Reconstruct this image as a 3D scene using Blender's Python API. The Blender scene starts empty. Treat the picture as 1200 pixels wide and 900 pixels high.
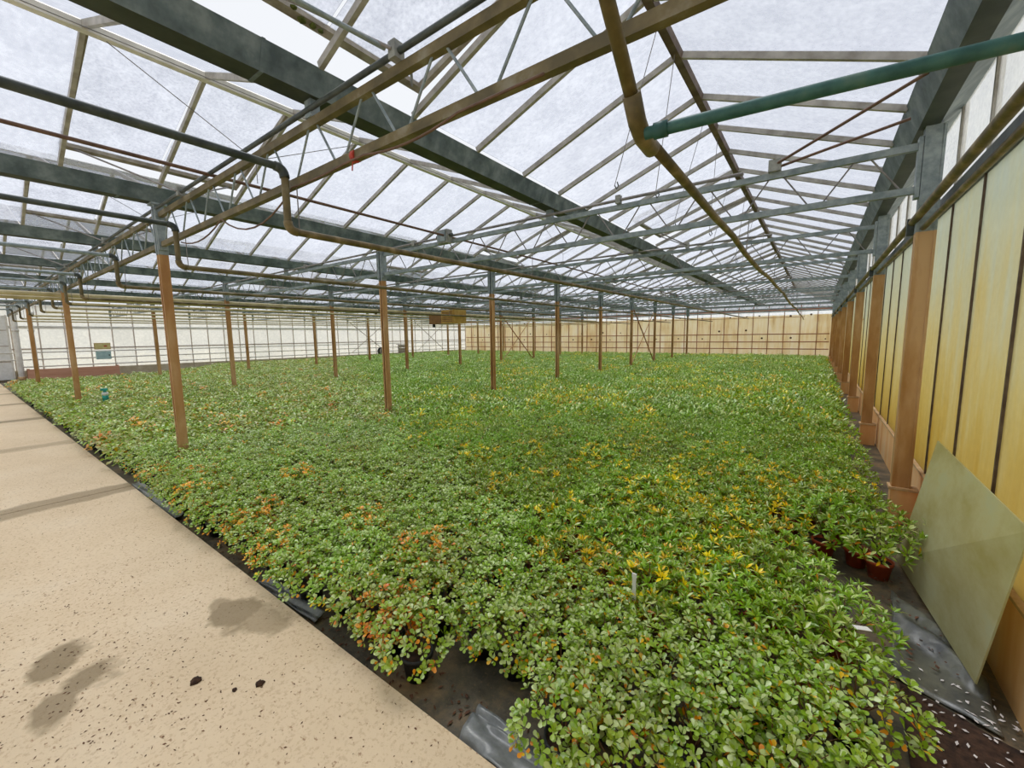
import bpy, math, random
import numpy as np
from mathutils import Vector, Matrix

random.seed(7)
RNG = np.random.default_rng(11)
SC = bpy.context.scene
COL = SC.collection

# ------------------------------------------------------------------ camera, sky, exposure
EYE = 1.5                       # camera height above the bed floor
XR, BAY, Y1 = 0.592, 2.845, 4.33     # side wall posts, truss spacing, second truss line
SPAN, ROOFW = 6.4, 3.2
YB = Y1 + 8 * BAY               # back wall
YF = Y1 - 2 * BAY               # front wall behind the camera
XL = XR - 4 * SPAN              # far side wall
ZTOP, ZBOT, ZGUT, ZRIDGE = 2.83, 2.527, 2.95, 3.655


def setup_camera():
    a, b, c = math.radians(36.3957), math.radians(6.6328), math.radians(-0.7021)
    fw = Vector((-math.sin(a) * math.cos(b), math.cos(a) * math.cos(b), -math.sin(b)))
    r = Vector((math.cos(a), math.sin(a), 0))
    u = r.cross(fw)
    r2 = math.cos(c) * r + math.sin(c) * u
    u2 = -math.sin(c) * r + math.cos(c) * u
    cam = bpy.data.cameras.new('camera')
    cam.sensor_fit = 'HORIZONTAL'
    cam.sensor_width = 36.0
    cam.lens = 483.857 * 36.0 / 1200.0
    cam.clip_start = 0.05
    cam.clip_end = 300
    o = bpy.data.objects.new('camera', cam)
    m = Matrix((r2, u2, -fw)).transposed().to_4x4()
    m.translation = (0, 0, EYE)
    o.matrix_world = m
    COL.objects.link(o)
    SC.camera = o
    return r2, u2, fw


CAM_R, CAM_U, CAM_F = setup_camera()


def project(P):
    d = Vector(P) - Vector((0, 0, EYE))
    z = d.dot(CAM_F)
    if z < 0.05:
        return None
    return 600 + 483.86 * d.dot(CAM_R) / z, 450 - 483.86 * d.dot(CAM_U) / z, z


world = bpy.data.worlds.new('overcast_sky')
SC.world = world
world.use_nodes = True
bg = world.node_tree.nodes['Background']
bg.inputs[0].default_value = (0.93, 0.955, 1.0, 1)
bg.inputs[1].default_value = 0.80
sun = bpy.data.lights.new('fill_sun', 'SUN')  # added soft sun, unseen in the overcast sky, to brighten the interior
sun.energy = 5.2
sun.angle = math.radians(32)
sun.color = (1.0, 0.97, 0.91)
sun_o = bpy.data.objects.new('fill_sun', sun)
sun_o.rotation_euler = Vector((-.28, .12, .95)).to_track_quat('Z', 'Y').to_euler()
COL.objects.link(sun_o)
SC.view_settings.view_transform = 'Standard'
SC.view_settings.look = 'None'
SC.view_settings.gamma = 1.0
SC.view_settings.exposure = 0.28
SC.view_settings.use_curve_mapping = False
SC.cycles.max_bounces = 8
SC.cycles.transparent_max_bounces = 16
SC.cycles.diffuse_bounces = 4


# ------------------------------------------------------------------ materials
def srgb(r, g, b):
    def f(v):
        v /= 255.0
        return v / 12.92 if v <= 0.04045 else ((v + 0.055) / 1.055) ** 2.4
    return (f(r), f(g), f(b), 1.0)


class N:
    """small node-tree builder"""

    def __init__(s, name):
        s.m = bpy.data.materials.new(name)
        s.m.use_nodes = True
        s.t = s.m.node_tree
        s.t.nodes.clear()
        s.out = s.t.nodes.new('ShaderNodeOutputMaterial')

    def n(s, kind, **kw):
        nd = s.t.nodes.new(kind)
        for k, v in kw.items():
            setattr(nd, k, v)
        return nd

    def l(s, a, b):
        s.t.links.new(a, b)

    def coord(s, kind='Object', scale=(1, 1, 1)):
        tc = s.n('ShaderNodeTexCoord')
        mp = s.n('ShaderNodeMapping')
        mp.inputs['Scale'].default_value = scale
        s.l(tc.outputs[kind], mp.inputs['Vector'])
        return mp.outputs[0]

    def wpos(s, scale=(1, 1, 1)):
        g = s.n('ShaderNodeNewGeometry')
        mp = s.n('ShaderNodeMapping')
        mp.inputs['Scale'].default_value = scale
        s.l(g.outputs['Position'], mp.inputs['Vector'])
        return mp.outputs[0]

    def noise(s, vec, scale, detail=4, rough=0.6):
        nd = s.n('ShaderNodeTexNoise')
        nd.inputs['Scale'].default_value = scale
        nd.inputs['Detail'].default_value = detail
        nd.inputs['Roughness'].default_value = rough
        if vec is not None:
            s.l(vec, nd.inputs['Vector'])
        return nd.outputs['Fac']

    def ramp(s, fac, stops):
        nd = s.n('ShaderNodeValToRGB')
        el = nd.color_ramp.elements
        while len(el) < len(stops):
            el.new(0.5)
        for e, (p, c) in zip(el, stops):
            e.position = p
            e.color = c if len(c) == 4 else (*c, 1)
        s.l(fac, nd.inputs[0])
        return nd.outputs[0]

    def mix(s, fac, a, b, blend='MIX'):
        nd = s.n('ShaderNodeMix', data_type='RGBA', blend_type=blend)
        for sock, v in ((nd.inputs[0], fac), (nd.inputs[6], a), (nd.inputs[7], b)):
            if isinstance(v, (int, float)):
                sock.default_value = v
            elif isinstance(v, tuple):
                sock.default_value = v
            else:
                s.l(v, sock)
        return nd.outputs[2]

    def math(s, op, a, b=None, clamp=False):
        nd = s.n('ShaderNodeMath', operation=op, use_clamp=clamp)
        for sock, v in ((nd.inputs[0], a), (nd.inputs[1], b)):
            if v is None:
                continue
            if isinstance(v, (int, float)):
                sock.default_value = v
            else:
                s.l(v, sock)
        return nd.outputs[0]

    def bump(s, h, strength=0.3, dist=0.01):
        nd = s.n('ShaderNodeBump')
        nd.inputs['Strength'].default_value = strength
        nd.inputs['Distance'].default_value = dist
        s.l(h, nd.inputs['Height'])
        return nd.outputs[0]

    def principled(s, color, rough=0.6, metal=0.0, spec=0.5, normal=None):
        p = s.n('ShaderNodeBsdfPrincipled')
        if isinstance(color, tuple):
            p.inputs['Base Color'].default_value = color
        else:
            s.l(color, p.inputs['Base Color'])
        if isinstance(rough, (int, float)):
            p.inputs['Roughness'].default_value = rough
        else:
            s.l(rough, p.inputs['Roughness'])
        p.inputs['Metallic'].default_value = metal
        p.inputs['Specular IOR Level'].default_value = spec
        if normal is not None:
            s.l(normal, p.inputs['Normal'])
        return p.outputs[0]

    def done(s, shader):
        s.l(shader, s.out.inputs['Surface'])
        return s.m


def mottled(name, c1, c2, scale=6, rough=0.6, metal=0.0, spec=0.4, stretch=(1, 1, 1), bump=0.15, c3=None, lo=0.35, hi=0.65):
    b = N(name)
    v = b.wpos(stretch)
    f = b.noise(v, scale, 5)
    stops = [(lo, c1), (hi, c2)] if c3 is None else [(lo, c1), ((lo + hi) / 2, c2), (hi, c3)]
    col = b.ramp(f, stops)
    nrm = b.bump(b.noise(v, scale * 6, 3), bump, 0.004)
    return b.done(b.principled(col, rough, metal, spec, nrm))


M = {}
M['galv'] = mottled('galvanised_steel', srgb(118, 130, 132), srgb(156, 165, 166), 14, 0.5, 0.1)
M['galv_dark'] = mottled('weathered_gutter_steel', srgb(74, 86, 88), srgb(98, 110, 112), 6, 0.55, 0.0, c3=srgb(126, 136, 136))
M['galv_olive'] = mottled('algae_stained_steel', srgb(92, 82, 54), srgb(118, 104, 70), 5, 0.6, 0.0, c3=srgb(146, 140, 120), lo=.4, hi=.72)
M['gutter_shade_algae'] = mottled('shaded_algae_steel', srgb(40, 46, 38), srgb(62, 68, 56), 5, 0.6)  # gutter underside: algae tint with shade put into the colour
M['dark_steel'] = mottled('dark_painted_steel', srgb(52, 58, 56), srgb(84, 90, 84), 8, 0.5, 0.1)
M['rust'] = mottled('rust_brown_paint', srgb(164, 116, 66), srgb(184, 138, 86), 4, 0.6, 0.0, stretch=(1, 1, .3), c3=srgb(204, 164, 120))
M['rust_dark'] = mottled('dark_rust_paint', srgb(146, 90, 60), srgb(172, 114, 80), 5, 0.65)
M['pipe_olive'] = mottled('olive_rusty_pipe', srgb(82, 70, 40), srgb(110, 94, 56), 7, 0.5, c3=srgb(148, 128, 92))
M['pipe_beige'] = mottled('beige_pipe_paint', srgb(178, 162, 118), srgb(206, 192, 152), 5, 0.5)
M['pipe_green'] = mottled('dark_green_pipe', srgb(36, 78, 74), srgb(60, 102, 96), 10, 0.45, c3=srgb(92, 116, 102), lo=.35, hi=.75)
M['pipe_white'] = mottled('white_pipe_paint', srgb(214, 210, 200), srgb(236, 234, 228), 5, 0.5)
M['bar'] = mottled('aluminium_glazing_bar', srgb(142, 136, 126), srgb(180, 175, 166), 9, 0.5, 0.0)
M['bar_dark'] = mottled('dark_glazing_bar', srgb(80, 62, 50), srgb(112, 96, 80), 9, 0.6)
M['bar_white'] = mottled('pale_ridge_bar', srgb(200, 196, 186), srgb(226, 222, 212), 7, 0.5)
M['vent_frame'] = mottled('weathered_vent_frame', srgb(122, 112, 94), srgb(164, 156, 140), 9, 0.6)
M['black_plastic'] = mottled('black_plastic', srgb(24, 25, 27), srgb(40, 42, 44), 9, 0.4)
M['terracotta'] = mottled('terracotta_plastic', srgb(176, 72, 40), srgb(202, 92, 54), 14, 0.5)
M['soil'] = mottled('potting_soil', srgb(44, 30, 22), srgb(74, 52, 38), 40, 0.95)
M['straw'] = mottled('dry_pale_grass', srgb(196, 188, 160), srgb(214, 206, 184), 3, 0.95)
M['twig'] = mottled('brown_twig', srgb(84, 58, 36), srgb(118, 84, 54), 30, 0.8)
M['wire'] = mottled('thin_wire_steel', srgb(112, 108, 106), srgb(146, 140, 138), 9, 0.5, 0.0)
M['cable'] = mottled('brown_cable', srgb(92, 66, 52), srgb(116, 88, 70), 9, 0.6)
M['concrete_plinth'] = mottled('rust_washed_concrete', srgb(222, 150, 84), srgb(240, 188, 126), 3, 0.8, stretch=(1, 1, .15), c3=srgb(236, 206, 164), lo=.3, hi=.72)
M['footing'] = mottled('pale_concrete_footing', srgb(186, 148, 102), srgb(214, 182, 138), 9, 0.85)
M['plinth_beige'] = mottled('beige_low_wall', srgb(196, 180, 148), srgb(218, 206, 180), 4, 0.85)
M['box_grey'] = mottled('grey_gearbox_paint', srgb(126, 128, 122), srgb(160, 160, 152), 20, 0.6)
M['heater_yellow'] = mottled('yellow_brown_sheet_metal', srgb(176, 134, 58), srgb(200, 162, 84), 6, 0.5)
M['heater_brown'] = mottled('brown_sheet_metal', srgb(126, 88, 46), srgb(150, 108, 62), 6, 0.5)
M['board_red'] = mottled('red_brown_board', srgb(206, 150, 120), srgb(222, 170, 142), 4, 0.8, stretch=(1, .3, 2))
M['turquoise'] = mottled('turquoise_plastic', srgb(38, 150, 140), srgb(64, 176, 164), 10, 0.4)
M['white_plastic'] = mottled('white_plastic', srgb(226, 226, 222), srgb(240, 240, 238), 10, 0.5)
M['cyan_box'] = mottled('pale_blue_box', srgb(160, 196, 196), srgb(186, 214, 212), 10, 0.5)
M['yellow_sign'] = mottled('yellow_sign_board', srgb(206, 190, 120), srgb(222, 208, 150), 10, 0.6)
M['pale_bar'] = mottled('pale_pinkish_bar', srgb(206, 190, 178), srgb(224, 212, 200), 6, 0.7)
M['hatch'] = mottled('grey_pink_crate', srgb(158, 140, 128), srgb(178, 162, 150), 10, 0.7)
M['red_tape'] = mottled('red_tape', srgb(180, 60, 44), srgb(196, 84, 62), 10, 0.6)
M['moss'] = mottled('green_moss', srgb(56, 66, 24), srgb(92, 100, 40), 30, 0.95)
M['hole'] = mottled('dark_hole', srgb(74, 48, 30), srgb(98, 66, 42), 10, 0.9)
M['debris'] = mottled('dark_leaf_bits', srgb(72, 48, 34), srgb(112, 74, 52), 25, 0.9)
M['chips'] = mottled('pale_chips', srgb(196, 188, 184), srgb(232, 228, 226), 25, 0.5)


def pane_material(name, tint, clear, haze, stain=None, gloss=0.04, scale=3.0):
    """dirty greenhouse glass: part clear, part light-scattering film"""
    b = N(name)
    v = b.wpos()
    info = b.n('ShaderNodeObjectInfo')
    f = b.noise(v, scale, 6, 0.7)
    f2 = b.noise(v, scale * 9, 3, 0.6)
    dirt = b.math('MULTIPLY', b.math('ADD', f, f2), 0.5)
    col = b.ramp(dirt, [(0.36, haze[0]), (0.62, haze[1])])
    if stain is not None:
        col = stain(b, col)
    tr = b.n('ShaderNodeBsdfTranslucent')
    b.l(col, tr.inputs[0])
    tp = b.n('ShaderNodeBsdfTransparent')
    tp.inputs[0].default_value = tint
    gl = b.n('ShaderNodeBsdfGlossy')
    gl.inputs['Roughness'].default_value = 0.25
    gl.inputs[0].default_value = (0.9, 0.9, 0.9, 1)
    fac = b.math('ADD', b.math('MULTIPLY', info.outputs['Random'], 0.14), b.math('ADD', b.math('MULTIPLY', dirt, 0.4), 1 - clear - 0.27), True)
    mx = b.n('ShaderNodeMixShader')
    b.l(fac, mx.inputs[0]); b.l(tp.outputs[0], mx.inputs[1]); b.l(tr.outputs[0], mx.inputs[2])
    m2 = b.n('ShaderNodeMixShader')
    m2.inputs[0].default_value = gloss
    b.l(mx.outputs[0], m2.inputs[1]); b.l(gl.outputs[0], m2.inputs[2])
    return b.done(m2.outputs[0])


M['roof_glass'] = pane_material('hazy_roof_glass', (0.83, 0.85, 0.89, 1), 0.58, (srgb(166, 168, 176), srgb(190, 192, 198)))
M['vent_glass'] = pane_material('dirty_vent_glass', (0.82, 0.84, 0.88, 1), 0.5, (srgb(154, 156, 164), srgb(190, 192, 198)), scale=5)


def yellow_stain(b, col):
    g = b.n('ShaderNodeNewGeometry')
    sp = b.n('ShaderNodeSeparateXYZ')
    b.l(g.outputs['Position'], sp.inputs[0])
    n1 = b.noise(b.wpos((1, 1, .6)), 1.4, 4)
    n2 = b.noise(b.wpos((1, 3, .4)), 3.5, 4)
    h = b.math('ADD', b.math('MULTIPLY', sp.outputs[2], 0.36), b.math('MULTIPLY', b.math('SUBTRACT', b.math('ADD', n1, n2), 1.0), 0.55))
    film = b.ramp(h, [(0.08, srgb(198, 178, 112)), (0.30, srgb(206, 192, 140)), (0.50, srgb(210, 204, 172)), (0.70, srgb(206, 209, 196)), (0.95, srgb(200, 209, 208))])
    return film


M['side_glass'] = pane_material('algae_stained_side_glass', (0.74, 0.70, 0.54, 1), 0.12, (srgb(200, 180, 100), srgb(230, 220, 160)), yellow_stain, 0.07, 2.0)
M['upper_glass'] = pane_material('clear_upper_glass', (0.92, 0.94, 0.96, 1), 0.6, (srgb(206, 208, 212), srgb(232, 234, 238)))
M['white_panel'] = pane_material('white_translucent_panel', (0.95, 0.95, 0.94, 1), 0.22, (srgb(196, 198, 199), srgb(212, 213, 213)), None, 0.04, 1.2)


def loose_glass():
    b = N('greenish_loose_glass')
    v = b.wpos((1, .5, 1))
    f = b.noise(v, 3.2, 6, .65)
    col = b.ramp(f, [(0.35, srgb(206, 198, 140)), (0.55, srgb(224, 222, 178)), (0.7, srgb(218, 226, 198))])
    df = b.n('ShaderNodeBsdfDiffuse'); b.l(col, df.inputs[0])
    tr = b.n('ShaderNodeBsdfTranslucent'); b.l(col, tr.inputs[0])
    tp = b.n('ShaderNodeBsdfTransparent'); tp.inputs[0].default_value = (0.82, 0.86, 0.66, 1)
    m1 = b.n('ShaderNodeMixShader'); m1.inputs[0].default_value = .5
    b.l(df.outputs[0], m1.inputs[1]); b.l(tr.outputs[0], m1.inputs[2])
    m2 = b.n('ShaderNodeMixShader'); m2.inputs[0].default_value = .12
    b.l(m1.outputs[0], m2.inputs[1]); b.l(tp.outputs[0], m2.inputs[2])
    gl = b.n('ShaderNodeBsdfGlossy'); gl.inputs['Roughness'].default_value = .12
    m3 = b.n('ShaderNodeMixShader'); m3.inputs[0].default_value = .08
    b.l(m2.outputs[0], m3.inputs[1]); b.l(gl.outputs[0], m3.inputs[2])
    return b.done(m3.outputs[0])


M['loose_glass'] = loose_glass()


def back_board():
    b = N('beige_stained_board')
    info = b.n('ShaderNodeObjectInfo')
    f = b.noise(b.wpos((3.5, 1, .35)), 2.6, 5)
    g = b.noise(b.wpos(), 0.9, 3)
    a = b.ramp(b.math('ADD', b.math('MULTIPLY', f, .6), b.math('MULTIPLY', g, .4)),
               [(0.36, srgb(222, 202, 164)), (0.5, srgb(240, 230, 206)), (0.64, srgb(246, 242, 232))])
    c = b.mix(b.math('MULTIPLY', info.outputs['Random'], .35), a, srgb(248, 244, 230))
    tr = b.n('ShaderNodeBsdfTranslucent'); b.l(c, tr.inputs[0])
    mx = b.n('ShaderNodeMixShader'); mx.inputs[0].default_value = .5
    b.l(b.principled(c, .8, 0, .2), mx.inputs[1]); b.l(tr.outputs[0], mx.inputs[2])
    return b.done(mx.outputs[0])


M['back_board'] = back_board()


def path_mat():
    b = N('sandy_concrete_path')
    p = b.wpos()
    sp = b.n('ShaderNodeSeparateXYZ')
    b.l(p, sp.inputs[0])
    base = b.ramp(b.noise(p, 1.3, 6, .65), [(0.3, srgb(206, 182, 148)), (0.55, srgb(218, 196, 164)), (0.75, srgb(226, 209, 182))])
    fine = b.ramp(b.noise(p, 60, 3, .7), [(0.36, srgb(176, 146, 110)), (0.48, srgb(224, 202, 168))])
    c = b.mix(.35, base, fine)
    speck = b.ramp(b.noise(b.wpos((1, 1.6, 1)), 42, 2, .5), [(0.66, (0, 0, 0, 1)), (0.72, (1, 1, 1, 1))])
    c = b.mix(b.math('MULTIPLY', speck, .7), c, srgb(142, 104, 74))
    # damp drip marks under the gutters: bands across the path and puddle stains with edges of their own
    warp = b.math('MULTIPLY', b.math('SUBTRACT', b.noise(p, 2.4, 4), .5), .9)
    warp2 = b.math('MULTIPLY', b.math('SUBTRACT', b.noise(b.wpos((1.3, .7, 1)), 5.5, 3), .5), .35)
    wet = None
    for (cx, cy, rx, ry, st) in ((-2.66, .15, .19, .10, .8), (-2.50, .22, .16, .11, .75), (-2.34, .11, .13, .07, .7), (-2.38, .75, .22, .11, .75), (-2.55, .74, .12, .07, .6), (-2.22, .80, .16, .12, .55)):
        dx = b.math('MULTIPLY', b.math('SUBTRACT', sp.outputs[0], cx), 1 / rx)
        dy = b.math('MULTIPLY', b.math('SUBTRACT', sp.outputs[1], cy), 1 / ry)
        d = b.math('ADD', b.math('SQRT', b.math('ADD', b.math('MULTIPLY', dx, dx), b.math('MULTIPLY', dy, dy))), b.math('MULTIPLY', b.math('ADD', warp, warp2), 3.2))
        k = b.math('MULTIPLY', b.math('MULTIPLY', b.math('SUBTRACT', 1.0, d), 3.0, True), st)
        wet = k if wet is None else b.math('MAXIMUM', wet, k)
    for i in range(7):
        x = -5.45 - 3.2 * i
        d = b.math('ADD', b.math('ABSOLUTE', b.math('SUBTRACT', sp.outputs[0], x)), b.math('MULTIPLY', warp, .22))
        k = b.math('MULTIPLY', b.math('MULTIPLY', b.math('SUBTRACT', .20, d), 18.0, True), .62 if i != 1 else .35)
        wet = b.math('MAXIMUM', wet, k)
    c = b.mix(wet, c, srgb(124, 106, 74))
    rough = b.math('SUBTRACT', .85, b.math('MULTIPLY', wet, .25))
    nrm = b.bump(b.noise(p, 90, 3, .7), .35, .004)
    return b.done(b.principled(c, rough, 0, .3, nrm))


M['path'] = path_mat()


def fabric_mat():
    b = N('dark_ground_fabric')
    p = b.wpos()
    c = b.ramp(b.noise(p, 3.2, 6, .7), [(0.36, srgb(54, 50, 40)), (0.5, srgb(90, 82, 66)), (0.66, srgb(134, 110, 78))])
    d = b.ramp(b.noise(p, 70, 2, .5), [(0.6, (0, 0, 0, 1)), (0.7, (1, 1, 1, 1))])
    c = b.mix(b.math('MULTIPLY', d, .35), c, srgb(140, 112, 78))
    return b.done(b.principled(c, .55, 0, .4, b.bump(b.noise(p, 60, 3), .3, .005)))


M['fabric'] = fabric_mat()


def sheet_mat(name, c1, c2):
    b = N(name)
    p = b.wpos()
    c = b.ramp(b.noise(p, 5, 6, .7), [(0.36, c1), (0.62, c2)])
    return b.done(b.principled(c, .3, 0, .6, b.bump(b.noise(p, 16, 3), .25, .006)))


M['sheet'] = sheet_mat('wet_black_sheet', srgb(58, 60, 60), srgb(104, 104, 92))
M['liner'] = sheet_mat('grey_pond_liner', srgb(84, 88, 88), srgb(140, 142, 140))


def leaf_mat():
    b = N('leaf_surface')
    at = b.n('ShaderNodeAttribute', attribute_name='leaf_colour')
    info = b.n('ShaderNodeObjectInfo')
    hs = b.n('ShaderNodeHueSaturation')
    b.l(at.outputs['Color'], hs.inputs['Color'])
    b.l(b.math('ADD', .474, b.math('MULTIPLY', info.outputs['Random'], .026)), hs.inputs['Hue'])
    b.l(b.math('ADD', .85, b.math('MULTIPLY', info.outputs['Random'], .3)), hs.inputs['Value'])
    hs.inputs['Saturation'].default_value = 1.12
    p = b.n('ShaderNodeBsdfPrincipled')
    b.l(hs.outputs[0], p.inputs['Base Color'])
    p.inputs['Roughness'].default_value = .3
    p.inputs['Specular IOR Level'].default_value = .8
    tr = b.n('ShaderNodeBsdfTranslucent')
    b.l(b.mix(.35, hs.outputs[0], srgb(186, 200, 70)), tr.inputs[0])
    mx = b.n('ShaderNodeMixShader'); mx.inputs[0].default_value = .2
    b.l(p.outputs[0], mx.inputs[1]); b.l(tr.outputs[0], mx.inputs[2])
    return b.done(mx.outputs[0])


M['leaf'] = leaf_mat()

# ------------------------------------------------------------------ object helpers
WM = {}


def mesh_from(name, verts, faces, mat, smooth=False):
    me = bpy.data.meshes.new(name)
    me.from_pydata([tuple(v) for v in verts], [], [tuple(f) for f in faces])
    if mat is not None:
        me.materials.append(M[mat])
    if smooth:
        me.polygons.foreach_set('use_smooth', [True] * len(me.polygons))
    me.update()
    return me


def link(name, me, parent=None, mw=None):
    o = bpy.data.objects.new(name, me)
    COL.objects.link(o)
    mw = Matrix.Identity(4) if mw is None else mw
    if parent is not None:
        o.parent = parent
        o.matrix_parent_inverse = WM[parent.name].inverted()
    o.matrix_basis = mw
    WM[o.name] = mw
    return o


def root(name, loc, label=None, cat=None, group=None, kind=None):
    o = link(name, None, None, Matrix.Translation(loc))
    o.empty_display_size = .1
    tag(o, label, cat, group, kind)
    return o


def tag(o, label=None, cat=None, group=None, kind=None):
    if label: o['label'] = label
    if cat: o['category'] = cat
    if group: o['group'] = group
    if kind: o['kind'] = kind
    return o


CACHE = {}


def unit_box(mat):
    k = ('box', mat)
    if k not in CACHE:
        v = [(x, y, z) for x in (-.5, .5) for y in (-.5, .5) for z in (-.5, .5)]
        f = [(0, 1, 3, 2), (4, 6, 7, 5), (0, 4, 5, 1), (2, 3, 7, 6), (0, 2, 6, 4), (1, 5, 7, 3)]
        CACHE[k] = mesh_from('box_' + mat, v, f, mat)
    return CACHE[k]


def unit_rod(mat, n=8):
    k = ('rod', mat, n)
    if k not in CACHE:
        v, f = [], []
        for z in (0, 1):
            for i in range(n):
                a = 2 * math.pi * i / n
                v.append((math.cos(a), math.sin(a), z))
        for i in range(n):
            j = (i + 1) % n
            f.append((i, j, n + j, n + i))
        f.append(tuple(range(n))[::-1]); f.append(tuple(range(n, 2 * n)))
        me = mesh_from('rod_' + mat, v, f, mat)
        me.polygons.foreach_set('use_smooth', [len(p.vertices) == 4 for p in me.polygons])
        CACHE[k] = me
    return CACHE[k]


def box(name, lo, hi, mat, parent=None):
    lo, hi = Vector(lo), Vector(hi)
    mw = Matrix.Translation((lo + hi) / 2) @ Matrix.Diagonal(((hi - lo).x, (hi - lo).y, (hi - lo).z, 1))
    return link(name, unit_box(mat), parent, mw)


def rod(name, p, q, r, mat, parent=None, n=8):
    p, q = Vector(p), Vector(q)
    d = q - p
    R = d.to_track_quat('Z', 'Y').to_matrix().to_4x4()
    return link(name, unit_rod(mat, n), parent, Matrix.Translation(p) @ R @ Matrix.Diagonal((r, r, d.length, 1)))


def bar_between(name, p, q, w, h, mat, parent=None):
    """rectangular bar from p to q, w wide (level direction), h deep"""
    p, q = Vector(p), Vector(q)
    d = (q - p)
    z = d.normalized()
    side = z.cross(Vector((0, 0, 1)))
    if side.length < 1e-3:
        side = Vector((1, 0, 0))
    side.normalize()
    up = side.cross(z)
    R = Matrix((side, up, z)).transposed().to_4x4()
    return link(name, unit_box(mat), parent, Matrix.Translation((p + q) / 2) @ R @ Matrix.Diagonal((w, h, d.length, 1)))


def tube_mesh(name, pts, r, mat, n=10, caps=True):
    pts = [Vector(p) for p in pts]
    v, f = [], []
    prev = None
    for i, p in enumerate(pts):
        t = (pts[min(i + 1, len(pts) - 1)] - pts[max(i - 1, 0)]).normalized()
        if prev is None:
            a = Vector((0, 0, 1)) if abs(t.z) < .9 else Vector((1, 0, 0))
            s = t.cross(a).normalized()
        else:
            s = (prev - t * prev.dot(t)).normalized()
        prev = s
        u = t.cross(s)
        for k in range(n):
            a = 2 * math.pi * k / n
            v.append(p + (s * math.cos(a) + u * math.sin(a)) * r)
    for i in range(len(pts) - 1):
        for k in range(n):
            k2 = (k + 1) % n
            f.append((i * n + k, i * n + k2, (i + 1) * n + k2, (i + 1) * n + k))
    if caps:
        f.append(tuple(range(n))[::-1]); f.append(tuple(range((len(pts) - 1) * n, len(pts) * n)))
    me = mesh_from(name, v, f, mat)
    me.polygons.foreach_set('use_smooth', [len(p.vertices) == 4 for p in me.polygons])
    return me


def tube(name, pts, r, mat, parent=None, n=10):
    return link(name, tube_mesh(name, pts, r, mat, n), parent)


def bend(a, corner, c, rad, n=6):
    """rounded corner points from direction a->corner->c"""
    a, k, c = Vector(a), Vector(corner), Vector(c)
    p0 = k + (a - k).normalized() * rad
    p1 = k + (c - k).normalized() * rad
    return [(p0 * (1 - t) ** 2 + k * 2 * t * (1 - t) + p1 * t ** 2) for t in [i / n for i in range(n + 1)]]


def prism_y(name, poly, y0, y1, mat, parent=None):
    """closed cross-section (x,z) run along y"""
    n = len(poly)
    v = [(x, y0, z) for x, z in poly] + [(x, y1, z) for x, z in poly]
    f = [(i, (i + 1) % n, n + (i + 1) % n, n + i) for i in range(n)]
    f += [tuple(range(n))[::-1], tuple(range(n, 2 * n))]
    return link(name, mesh_from(name, v, f, mat), parent)


def prism_z(name, poly, z0, z1, mat, parent=None):
    n = len(poly)
    v = [(x, y, z0) for x, y in poly] + [(x, y, z1) for x, y in poly]
    f = [(i, (i + 1) % n, n + (i + 1) % n, n + i) for i in range(n)]
    f += [tuple(range(n))[::-1], tuple(range(n, 2 * n))]
    return link(name, mesh_from(name, v, f, mat), parent)


ORD = ['first', 'second', 'third', 'fourth', 'fifth', 'sixth', 'seventh', 'eighth', 'ninth', 'tenth', 'eleventh', 'twelfth']
LINES = list(range(-1, 8))          # truss lines inside the house
ly = lambda k: Y1 + k * BAY

# ------------------------------------------------------------------ setting: ground, floor, path
tag(box('ground', (-70, -40, -.32), (45, 75, -.06), 'straw'), kind='structure')
tag(box('floor', (XL, YF, -.055), (.72, YB, 0), 'fabric'), kind='structure')
pr = root('floor_path', (-10, .0, 0), kind='structure')
slab_edges = [.45, -5.45] + [-5.45 - 3.2 * i for i in range(1, 6)] + [XL + .05]
for a, b_ in zip(slab_edges[:-1], slab_edges[1:]):
    box('slab', (b_ + .006, YF + .05, 0.002), (a - .006, .952, .055), 'path', pr)


# ------------------------------------------------------------------ roof gutters
def gutter(i):
    x = XR - ROOFW * i
    if i == 0:
        poly = [(.425, 3.13), (.50, 2.95), (.61, 2.95), (.745, 3.06), (.745, 3.07), (.60, 2.965), (.51, 2.965), (.44, 3.13)]
        cx = .56
    else:
        poly = [(x - .125, 3.10), (x - .07, 2.955), (x + .07, 2.955), (x + .125, 3.10), (x + .112, 3.10), (x + .06, 2.968), (x - .06, 2.968), (x - .112, 3.10)]
        cx = x
    names = {0: 'wide galvanised roof gutter along the yellow stained glass wall', 8: 'galvanised roof gutter along the white panelled side wall'}
    o = root('roof_gutter', (cx, YF, 2.95), names.get(i, 'grey steel roof gutter, %s one in from the yellow stained glass wall' % ORD[i - 1]), 'gutter', 'roof gutters')
    ch = prism_y('channel', poly, YF, YB, 'galv_dark', o)
    ch.data.materials.append(M['gutter_shade_algae'])
    for p in ch.data.polygons:
        if abs(p.normal.z) > .9 and p.center.z < 2.958:
            p.material_index = 1  # underside faces get the darker colour with painted shade
    for k in LINES:
        y = ly(k)
        if i % 2 == 1:
            box('support_bracket', (x - .035, y - .03, ZTOP + .025), (x + .035, y + .03, 2.956), 'galv', o)
        if i == 0:
            continue
        for s in (-.02,):
            v = [(x - .129, 3.102), (x - .073, 2.951), (x + .073, 2.951), (x + .129, 3.102), (x + .124, 3.102), (x + .069, 2.956), (x - .069, 2.956), (x - .124, 3.102)]
            prism_y('joint_collar', v, y - .33, y - .31, 'galv_dark', o)
    return o


for i in range(9):
    gutter(i)

# ------------------------------------------------------------------ glass roofs
PW = BAY / 4
NP = 40


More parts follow.
